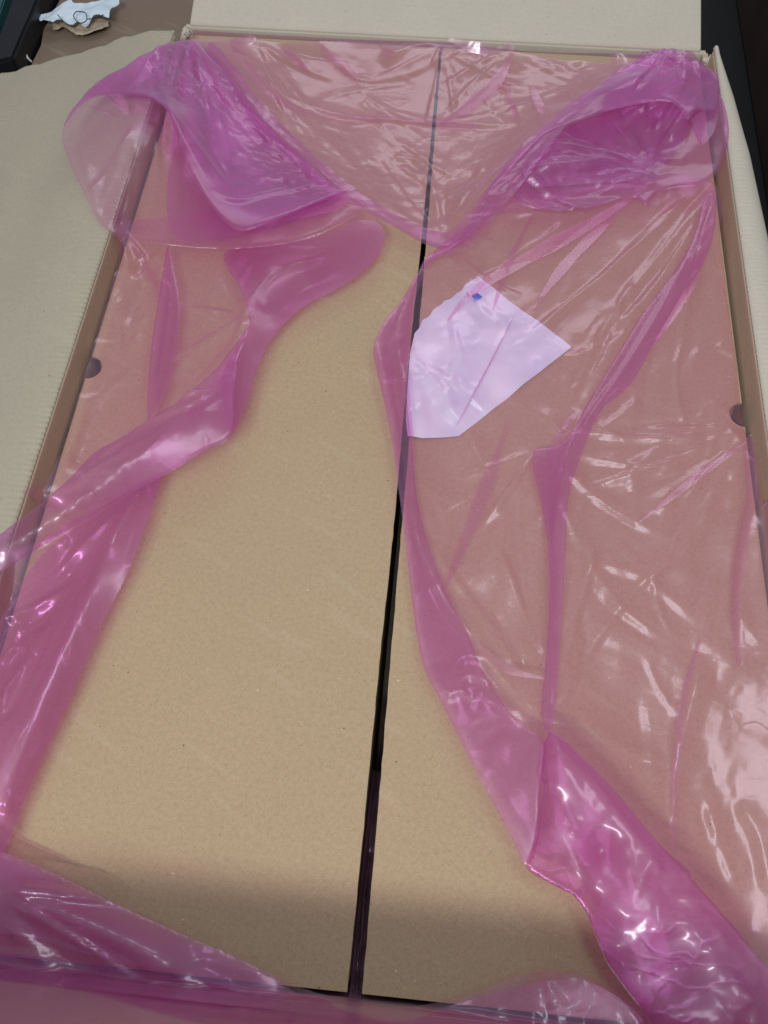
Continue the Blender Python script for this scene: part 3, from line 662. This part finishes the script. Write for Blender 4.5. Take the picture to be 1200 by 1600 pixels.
# --- near film: along the near wall
NEAR = [(-60,1310,20),(4,1330,16),(40,1346,15),(90,1366,14),(140,1390,14),(200,1420,14),(260,1447,14),(320,1474,14),(370,1494,14),(405,1512,14),(440,1532,12),(490,1549,10),(540,1558,9),(590,1568,9),(640,1573,10),(690,1565,12),(745,1550,14),(800,1528,16),(845,1518,17),(890,1520,17),(935,1532,18),(980,1560,20),(1020,1600,22),(1040,1680,26)]
sheet('near_panel',
  NEAR+[(800,1720,34),(600,1720,34),(400,1700,34),(200,1690,34),(0,1680,36),(-90,1600,36),(-90,1450,30)],
  ctrl=[[(0,1385,24),(120,1430,26),(250,1490,24),(310,1515,20)],[(0,1500,16),(200,1540,16),(400,1570,14)],[(840,1522,22),(820,1590,22)],[(930,1560,22)]],
  creases=[([(-10,1378),(60,1400),(140,1432),(240,1480),(300,1512)],9,11),([(0,1440),(90,1462),(180,1492)],5,9),([(20,1518),(90,1515),(155,1530)],6,8),([(370,1500),(400,1540),(380,1590)],5,12),([(845,1520),(825,1560),(800,1600)],6,10),([(925,1530),(900,1580),(890,1600)],6,9),([(960,1560),(990,1600)],4,9),([(280,1560),(360,1590)],4,10),([(470,1560),(560,1600)],4,9)],
  crk=[(70,1450,0.05,2.0,0.014,-0.4,3),(320,1560,0.06,2.4,0.014,0.2,2),(390,1530,0.03,2.0,0.01,0.2,2),(860,1570,0.05,2.0,0.014,1.2,2.5)],
  amb=0.0016, step=0.0018, ck=1.6, fans=[(0,1380,-5,45,8,150,450,7),(845,1520,40,140,8,50,110,7),(440,1540,100,200,6,60,200,7)], und=2.0, web=[(0,1380,450,1600,18,20,18,4),(750,1530,980,1600,8,90,30,4)], seed=41, roll=(4,6))
sheet('near_fold',
  [(-60,1312,24),(4,1332,20),(90,1368,18),(200,1422,18),(320,1476,18),(405,1514,18),(440,1534,16),(420,1560,18),(330,1540,20),(200,1510,24),(60,1470,26),(-60,1440,28)],
  creases=[([(0,1400),(120,1440),(260,1500)],5,9)], amb=0.0012, step=0.0022, seed=43, roll=(3,6), mat=M_FILM_D)
# film down in the gap at the near end
def gap_strip():
    V, F = [], []
    n, m = 40, 16
    for i in range(n+1):
        for j in range(m+1):
            y = -0.010+0.155*i/n; u = j/m; x = GL(y)+0.0009+(GR(y)-GL(y)-0.0018)*u
            z = -0.012-0.030*(i/n)**2-0.010*math.sin(math.pi*u)+0.0035*float(fnoise(np.array(x*300), np.array(y*110), 3))+(0.004 if i < 8 else 0)
            V.append((x, y, z))
    for i in range(n):
        for j in range(m):
            a = i*(m+1)+j; F.append((a, a+1, a+m+2, a+m+1))
    return kid(mesh_obj('tucked_film', V, F, M_FILM, None, True), bag)
gap_strip()
# --- right panel: the large sheet over the right box
RLEFT = [(690,388,16),(668,397,14),(650,430,13),(625,470,14),(600,502,16),(583,542,18),(588,580,18),(600,630,18),(612,690,17),(622,760,16),(632,840,14),(641,920,12),(650,990,12),(662,1045,12),(690,1100,13),(725,1170,15),(765,1245,16),(800,1310,18),(824,1354,19),(858,1378,19),(900,1402,19),(922,1435,19),(948,1495,20),(975,1535,22),(1010,1580,24),(1060,1660,26)]
sheet('right_panel',
  RLEFT+[(1180,1700,26),(1300,1650,24),(1330,1400,20),(1300,1100,18),(1255,900,16),(1215,820,15),(1188,770,13),(1182,720,13),(1162,668,3),(1156,622,3),(1150,560,5),(1140,490,7),(1132,420,9),(1124,370,14),(1126,320,16),(1112,282,14),(1050,270,12),(980,280,12),(900,292,14),(830,300,16),(775,315,18),(735,352,18)],
  ctrl=[[(760,420,3),(760,520,5),(740,620,5)],[(700,500,5),(690,620,6),(700,760,4),(740,880,3)],[(900,400,3),(980,420,3)],[(900,560,3),(850,640,3)],[(1000,650,2),(1080,700,2),(1050,850,2)],[(950,900,2),(970,1050,2),(1000,1150,3)],[(780,800,3),(800,950,3)],[(1130,600,2),(1140,800,2),(1150,1000,3)],[(1080,1200,4),(1120,1350,6),(1170,1450,8)],[(750,1080,12),(800,1200,12)],[(870,1180,20),(950,1350,22),(1050,1480,24)]],
  creases=[([(665,400),(640,470),(620,540),(640,640),(655,700)],5,9),([(1090,330),(1060,400),(1000,480),(950,560),(905,650),(870,760),(860,900),(862,1020),(857,1140)],7,12),
           ([(1115,300),(1105,380),(1060,450),(1010,550)],6,10),([(840,700),(870,780),(862,860)],4,8),([(620,560),(640,700),(650,840),(700,950),(760,1020),(800,1070)],6,10),
           ([(700,1065),(720,1030),(755,1035),(790,1075),(850,1130)],5,8),([(920,340),(830,390),(740,450),(700,480)],4,9),([(880,330),(860,380),(820,430)],4,9),([(800,500),(760,580),(715,660)],3,7),
           ([(830,640),(850,650),(880,675),(930,660)],5,7),([(700,380),(760,355),(830,345),(900,330)],4,8),([(1178,760),(1160,840),(1150,940),(1158,1030)],6,7),([(1115,540),(1150,560)],3,6),
           ([(1045,690),(1000,720),(970,760)],3,8),([(930,890),(970,950),(1040,1000)],4,8),([(1000,800),(1060,790)],3,7),([(920,880),(1000,900),(1100,980)],3,8),([(1170,680),(1120,720),(1060,780),(1000,820)],3,8),
           ([(1056,1120),(1050,1240),(1045,1320)],5,6),([(1095,1020),(1080,1090),(1060,1170)],5,7),([(660,760),(700,820),(680,900)],2,8),([(860,1140),(855,1000),(880,900)],3,7),([(1120,900),(1100,960),(1090,1020)],3,8),
           ([(640,560),(690,620),(710,670)],3,8),([(910,540),(920,510),(960,470)],3,8),([(1150,1250),(1180,1310),(1195,1400)],5,8),([(1100,1240),(1130,1350),(1160,1400)],4,8)],
  crk=[(1150,1320,0.05,1.8,0.03,1.2,2.0),(1090,1250,0.035,2.4,0.018,1.2,2),(1120,1060,0.04,1.4,0.014,1.2,5),(1060,340,0.05,1.2,0.016,1.0,5),(900,660,0.04,1.4,0.018,0.5,2),(730,380,0.03,2.0,0.010,0.4,3),(840,1040,0.03,1.6,0.010,1.5,4),(620,620,0.04,1.6,0.012,1.3,5),(1000,1000,0.12,1.0,0.03,-0.6,5),(820,480,0.10,0.9,0.025,0.75,6)],
  amb=0.0010, step=0.0020, fans=[(1115,290,100,150,10,150,460,5),(858,1135,-125,-55,8,150,420,5),(1165,672,115,200,8,80,320,5),(845,700,10,170,7,60,260,5),(690,392,25,100,8,60,320,4),(640,560,20,80,5,80,260,4)], und=1.6, web=[(700,420,1150,900,34,115,35,2.4),(720,900,1180,1350,22,70,35,2.0),(880,380,1150,760,16,120,15,3.5)], seed=51, ang=0.9, roll=(4,5))
sheet('left_hem_fold',
  [(690,390,20),(668,399,17),(650,432,16),(625,472,17),(600,504,19),(584,542,21),(589,580,21),(601,630,21),(613,690,20),(623,760,19),(633,840,17),(642,920,15),(651,990,15),(663,1045,15),(691,1100,16),(726,1170,18),(766,1245,19),(801,1310,21),(824,1353,22),(842,1310,22),(846,1230,24),(852,1160,24),(810,1128,20),(760,1060,14),(735,1000,11),(700,930,9),(672,860,9),(652,780,9),(644,700,10),(636,620,12),(640,550,12),(642,500,12),(652,440,12),(672,410,13)],
  creases=[([(590,550),(605,630),(622,700)],4,6),([(665,1050),(700,1090),(730,1060),(790,1080)],4,8),([(712,1080),(725,1090),(742,1096)],4,5)],
  crk=[(625,520,0.04,1.8,0.010,1.2,3),(740,1090,0.05,1.2,0.018,0.5,2),(610,640,0.04,1.4,0.010,1.4,3)],
  amb=0.0010, step=0.0020, seed=53, roll=(3,4), mat=M_FILM_D)
sheet('diagonal_fold',
  [(1116,300,20),(1118,350,18),(1100,410,14),(1060,470,12),(1020,540,12),(985,600,12),(940,640,11),(912,700,11),(888,780,12),(884,860,12),(878,960,14),(872,1060,18),(862,1142,24),(846,1120,20),(852,1040,14),(858,950,11),(857,860,10),(846,790,9),(834,735,9),(836,702,9),(880,690,9),(925,620,9),(965,555,10),(1005,490,10),(1050,430,12),(1085,370,14),(1100,310,18)],
  creases=[([(1100,330),(1060,430),(980,570),(900,690),(866,820),(864,980)],3,6)],
  crk=[(1080,400,0.05,1.6,0.010,1.0,4),(860,1060,0.04,2.0,0.008,1.5,3)], amb=0.0008, step=0.0018, seed=55, roll=(2,4), mat=M_FILM_D)
sheet('right_edge_fold',
  [(1176,680,16),(1184,740,17),(1180,800,15),(1166,880,13),(1158,960,12),(1162,1030,12),(1152,1040,10),(1144,960,9),(1150,860,10),(1166,780,11),(1162,700,11)],
  amb=0.0008, step=0.0018, seed=57, roll=(2,3), mat=M_FILM_T)
# thick crumpled tail, lower right
sheet('lower_tail',
  [(860,1142,30),(900,1176,32),(945,1218,34),(990,1270,36),(1030,1318,38),(1066,1352,38),(1100,1395,38),(1140,1440,38),(1185,1495,38),(1240,1560,38),(1260,1660,36),(1150,1700,36),(1060,1670,32),(1008,1582,30),(974,1536,28),(947,1496,26),(921,1436,25),(899,1403,25),(857,1379,25),(823,1355,25),(838,1310,27),(846,1250,30),(846,1190,32)],
  ctrl=[[(860,1150,42),(852,1280,42),(885,1375,42),(950,1440,40)],[(870,1155,42),(930,1240,48),(1000,1370,50)],[(1070,1440,50),(1120,1500,52)],[(940,1330,34)],[(960,1480,44),(1040,1450,50)],[(1000,1540,38),(1060,1510,40)],[(1040,1590,50),(1130,1530,52),(1135,1590,50)]],
  creases=[([(858,1150),(850,1220),(848,1282),(868,1325),(890,1375),(930,1410),(962,1444)],9,10),([(862,1150),(905,1225),(950,1290),(985,1340),(1000,1380)],9,12),([(1000,1380),(1030,1360),(1058,1364)],8,10),
           ([(848,1284),(870,1305),(896,1325)],6,6),([(1002,1382),(1050,1410),(1080,1440)],4,9),([(1068,1356),(1110,1420),(1150,1480),(1200,1530)],8,8),([(960,1450),(1030,1435),(1070,1415)],5,10),
           ([(965,1520),(1020,1490),(1080,1470),(1120,1480)],9,12),([(1080,1435),(1095,1470),(1125,1480)],6,9),([(1085,1535),(1110,1570),(1140,1592)],6,8),([(1120,1525),(1132,1560),(1138,1590)],7,8),([(1000,1580),(1040,1575),(1100,1590)],8,9),([(970,1390),(975,1365),(990,1340)],4,8),([(820,1352),(852,1354)],4,5)],
  crk=[(1000,1500,0.05,5.0,0.05,0.3,1.6),(1080,1580,0.05,6,0.045,0.2,1.6),(1030,1370,0.02,2.6,0.014,0.2,2),(900,1250,0.05,2.5,0.04,1.0,2),(980,1420,0.04,2.0,0.016,0.6,2)],
  amb=0.0014, step=0.0018, fans=[(860,1145,40,100,4,100,320,5),(1000,1380,0,360,5,50,130,6),(1130,1560,90,330,5,50,140,7)], seed=61, roll=(6,8), ang=-0.8, mat=M_FILM_D)
sheet('tail_underlayer',
  [(860,1144,26),(945,1222,28),(1030,1322,30),(1100,1400,30),(1185,1500,30),(1250,1580,30),(1200,1690,28),(1060,1672,26),(1008,1586,26),(972,1538,24),(945,1498,22),(925,1440,21),(940,1400,22),(900,1330,22),(862,1250,22)],
  amb=0.0016, step=0.0024, seed=63)
# --- right cuff
sheet('right_cuff',
  [(1050,75,36),(1080,92,36),(1118,113,34),(1124,140,34),(1134,172,34),(1139,205,34),(1134,238,34),(1118,272,32),(1092,288,30),(1055,292,28),(1028,300,26),(1010,318,26),(992,306,26),(955,316,26),(905,326,28),(855,327,30),(815,318,32),(795,302,32),(760,338,26),(728,372,20),(700,392,16),(672,404,14),(690,380,18),(735,348,24),(770,300,30),(812,250,34),(850,205,36),(900,158,34),(960,115,32),(1010,88,34)],
  ctrl=[[(1085,165,40),(1060,230,30),(1008,272,20)],[(900,200,22),(950,230,16),(1000,240,14)],[(1080,180,36),(1100,230,34),(1100,260,30)],[(810,285,36),(900,278,30),(1005,272,24)],[(850,310,24),(930,300,22)]],
  creases=[([(1085,160),(1075,190),(1040,230),(1015,265)],7,7),([(1010,272),(940,262),(870,262),(812,280)],6,8),([(1086,170),(1040,160),(960,175),(900,190)],6,9),([(1010,272),(985,300),(930,320)],4,8),([(1088,172),(1115,168),(1135,172)],4,6),([(800,300),(870,300),(930,296)],4,8),([(1012,272),(1060,285)],3,8),([(720,380),(780,320),(840,260)],5,6),([(780,295),(830,225),(900,170),(980,120)],5,7)],
  crk=[(830,285,0.04,3.4,0.010,0.2,2.2),(900,240,0.07,1.8,0.014,0.5,2),(960,300,0.05,2.0,0.012,0.3,2.5),(720,375,0.03,2.4,0.007,0.6,4),(1070,220,0.03,1.6,0.012,0.9,3)],
  amb=0.0013, step=0.0018, ck=1.2, fans=[(1010,272,150,320,10,50,200,7),(1085,165,90,230,8,50,160,7),(800,310,-40,30,6,60,220,6)], seed=71, roll=(5,8), mat=M_FILM_D)
sheet('cuff_crown',
  [(1050,73,44),(1082,91,42),(1121,112,40),(1124,145,40),(1118,172,42),(1090,170,46),(1074,185,44),(1050,158,46),(1000,160,44),(950,172,42),(900,190,40),(850,212,40),(800,262,40),(760,312,34),(725,362,24),(760,302,34),(800,250,38),(850,202,40),(905,158,38),(960,114,36),(1010,88,40)],
  ctrl=[[(1000,120,50),(960,140,48)],[(1060,120,46)]],
  creases=[([(930,145),(980,128),(1000,150),(1070,138)],8,8),([(1010,118),(1000,140),(1040,146),(1072,136)],5,6),([(1000,150),(1045,148),(1075,138)],4,6),([(1045,85),(1052,100),(1045,108)],5,6),([(1062,100),(1066,140),(1080,175)],6,8),([(900,165),(950,155),(1000,130)],5,9)],
  crk=[(1000,130,0.035,3.4,0.012,0.3,2),(930,150,0.03,2.6,0.012,0.3,2),(820,250,0.06,2.2,0.007,0.9,5),(1095,130,0.03,1.6,0.012,0.4,2)],
  amb=0.0012, step=0.0016, ck=1.2, fans=[(1050,90,60,170,9,40,150,8)], seed=73, roll=(5,7), mat=M_FILM_D)
sheet('cuff_lining',
  [(850,225,20),(900,200,22),(960,180,24),(1040,170,28),(1075,185,30),(1060,230,24),(1010,275,16),(940,285,14),(870,290,16),(820,290,20),(820,262,22)],
  ctrl=[[(950,230,10)]], crk=[(940,240,0.06,1.8,0.014,0.5,2)], amb=0.0014, step=0.0022, seed=75, mat=M_FILM_D)
# bright pink tufts along the far wall
sheet('far_tuft', [(950,92,14),(958,80,26),(975,84,26),(1000,84,24),(1030,84,22),(1000,94,22),(975,100,20),(955,100,16)], amb=0.001, crk=[(975,90,0.02,3,0.008,0.2,2)], step=0.0014, seed=81)
sheet('far_tuft', [(360,64,14),(380,54,24),(400,58,22),(398,66,18),(380,80,14),(365,82,12)], amb=0.001, crk=[(380,66,0.02,3,0.008,0.2,2)], step=0.0014, seed=83)
sheet('far_tuft', [(680,68,12),(700,60,20),(750,66,18),(780,72,20),(795,64,24),(805,76,18),(780,84,12),(730,80,10)], amb=0.001, crk=[(740,74,0.04,2.4,0.008,0.1,3)], step=0.0014, seed=85)

# --- film lying on the carton's inner walls and dipping into the slot round the boxes
def wall_film(name, side, y0, y1, ztop, seed):
    n, m = int((y1-y0)/0.004), 18; V, F = [], []
    for i in range(n+1):
        t = y0+(y1-y0)*i/n
        for j in range(m+1):
            v = j/m
            zt = ztop+0.004*float(vnoise(np.array(t*9.0), np.array(1.0), seed))
            if v < 0.7: z = zt-(zt+0.03)*(v/0.7); d = 0.0012
            else: z = -0.03-0.02*(v-0.7)/0.3; d = 0.0012
            d += 0.0004*(1+float(fnoise(np.array(t*60), np.array(z*90), seed)))
            if side == 'x-': V.append((-WX+d, t, z))
            elif side == 'x+': V.append((WX-d, t, z))
            elif side == 'y-': V.append((t, YN+d, z))
            else: V.append((t, YF-d*0.8, z))
    for i in range(n):
        for j in range(m):
            a = i*(m+1)+j; F.append((a, a+1, a+m+2, a+m+1))
    return kid(mesh_obj(name, V, F, M_FILM_T, None, True), bag)
wall_film('wall_lining', 'y-', -0.30, 0.30, 0.018, 7); wall_film('wall_lining', 'y+', -0.30, 0.30, -0.002, 9)

# --- narrow pleats where the film doubles back on itself
def pleat(pts, seed=0, off=0.0, fold=1.5):
    c = cr([(a, b, h, w_) for a, b, h, w_ in pts], 6)
    d = np.gradient(c[:,:2], axis=0); d /= np.linalg.norm(d, axis=1)[:,None]+1e-9; nn = np.stack([-d[:,1], d[:,0]], 1)
    wob = 1+0.25*np.array([float(vnoise(np.array(q[0]*0.06), np.array(q[1]*0.06), seed+8)) for q in c])
    hw = np.maximum(c[:,3], 0.8)*0.5*wob
    L = np.column_stack([c[:,:2]+nn*hw[:,None], c[:,2]]); R_ = np.column_stack([c[:,:2]-nn*hw[:,None], c[:,2]+fold])
    out = [tuple(q) for q in L[::2]]+[tuple(q) for q in R_[::-2]]
    sheet('pleat', out, amb=0.0004, step=0.0012, seed=seed, mat=M_FILM_T, smooth=2)
PL = [
 [(1000,300,16,2),(930,345,9,16),(830,400,6,20),(740,455,6,12),(700,500,6,2)],
 [(965,335,10,2),(915,380,7,16),(870,430,6,14),(835,480,6,2)],
 [(664,404,18,5),(700,392,20,16),(735,375,22,16),(768,345,26,3)],
 [(838,325,10,2),(795,410,6,10),(770,485,6,2)],
 [(800,500,7,1),(757,585,8,3),(714,664,8,1)],
 [(795,660,7,3),(745,800,7,24),(695,920,7,4)],
 [(1100,985,5,2),(1070,1090,6,12),(1056,1210,7,14),(1052,1335,9,2)],
 [(1166,690,6,2),(1090,745,5,12),(1000,815,5,2)],
 [(668,405,15,3),(632,520,12,12),(638,640,10,9),(650,720,8,2)],
 [(1108,330,15,3),(1082,440,8,14),(1015,545,6,2)],
 [(372,80,12,3),(405,125,8,16),(442,160,7,14),(492,178,6,3)],
 [(488,177,6,3),(560,183,5,9),(640,187,5,7),(700,192,5,14),(760,200,6,2)],
 [(440,76,10,4),(468,98,6,12),(484,114,5,2)],
 [(498,68,11,4),(530,98,7,14),(565,128,5,2)],
 [(592,68,12,3),(606,82,8,12),(618,88,6,2)],
 [(800,86,12,4),(775,128,7,18),(728,168,6,14),(688,192,6,3)],
 [(786,118,7,2),(800,160,6,8),(810,196,8,2)],
 [(830,128,7,2),(840,158,8,14),(854,188,10,2)],
 [(300,66,30,2),(330,100,32,12),(345,140,32,8),(380,190,30,2)],
 [(205,380,8,2),(235,430,6,10),(250,470,6,2)],
 [(150,905,20,2),(100,1010,20,10),(60,1110,20,14),(15,1240,20,3)],
 [(0,1440,26,3),(90,1462,26,12),(180,1490,22,2)],
 [(905,640,12,2),(870,700,10,26),(862,850,10,14),(866,1000,14,10),(862,1140,26,2)],
 [(850,1060,16,2),(790,1045,12,12),(745,1010,12,2)],
]
for i, p in enumerate(PL): pleat(p, seed=100+i)

sheet('cuff_lining', [(302,66,18),(330,90,16),(370,150,13),(420,215,12),(480,265,12),(545,305,13),(520,330,16),(450,345,18),(385,362,18),(330,376,18),(280,374,18),(262,340,18),(262,280,20),(270,200,22),(288,120,24)], amb=0.0009, step=0.0026, seed=201, mat=M_FILM_D, fans=[(302,70,50,100,6,60,260,4)])
sheet('cuff_lining', [(304,70,12),(330,100,10),(365,160,8),(420,225,8),(490,280,8),(530,306,9),(470,334,12),(390,352,12),(340,330,12),(310,270,12),(292,180,14)], amb=0.0009, step=0.0026, seed=203, mat=M_FILM_D)
sheet('cuff_lining', [(1040,110,26),(1076,150,24),(1076,200,20),(1050,250,14),(1012,286,11),(950,300,10),(880,312,10),(820,306,12),(800,290,14),(830,250,16),(880,205,20),(950,150,24)], amb=0.0010, step=0.0026, seed=205, mat=M_FILM_D, fans=[(1010,272,150,260,6,60,200,4)])
sheet('near_lining', [(-60,1330,16),(10,1345,12),(90,1382,11),(200,1434,10),(320,1488,10),(420,1530,9),(470,1560,9),(440,1590,16),(300,1570,16),(150,1540,18),(0,1520,18),(-60,1500,20)], amb=0.0012, step=0.0026, seed=207, mat=M_FILM_D, fans=[(0,1400,0,40,6,100,380,6)])
sheet('near_lining', [(470,1556,6),(560,1574,6),(640,1584,8),(720,1566,9),(800,1545,10),(880,1530,10),(950,1548,12),(1000,1610,16),(800,1650,20),(600,1640,18),(480,1620,14)], amb=0.0012, step=0.0026, seed=209, mat=M_FILM_D, fans=[(640,1590,180,360,8,60,200,8)])

sheet('cuff_lining', [(294,64,28),(262,69,36),(226,87,44),(191,107,47),(161,123,47),(128,152,44),(155,148,48),(200,146,50),(236,152,52),(262,174,54),(278,215,46),(292,200,34),(296,140,30),(300,90,28)], amb=0.0010, step=0.0024, seed=211, mat=M_FILM_D, fans=[(296,66,90,160,6,60,170,6)])
sheet('cuff_lining', [(1050,76,38),(1080,92,37),(1117,113,36),(1123,150,36),(1118,200,36),(1095,225,34),(1080,190,36),(1050,160,38),(1000,162,38),(940,172,36),(960,130,34),(1010,92,36)], amb=0.0010, step=0.0024, seed=213, mat=M_FILM_D)

for q in range(2):
    sheet('near_gather', [(-60,1482+6*q,12),(60,1496,11),(180,1512,10),(300,1530,9),(420,1546,8),(500,1556,7),(520,1568,8),(420,1566,10),(300,1556,12),(180,1540,13),(60,1526,14),(-60,1512,14)], amb=0.003, step=0.002, seed=221+q, mat=M_FILM_D, crk=[(60,1510,0.05,3,0.012,0.2,3),(220,1530,0.05,3,0.012,0.2,3),(380,1550,0.05,3,0.012,0.2,3)])
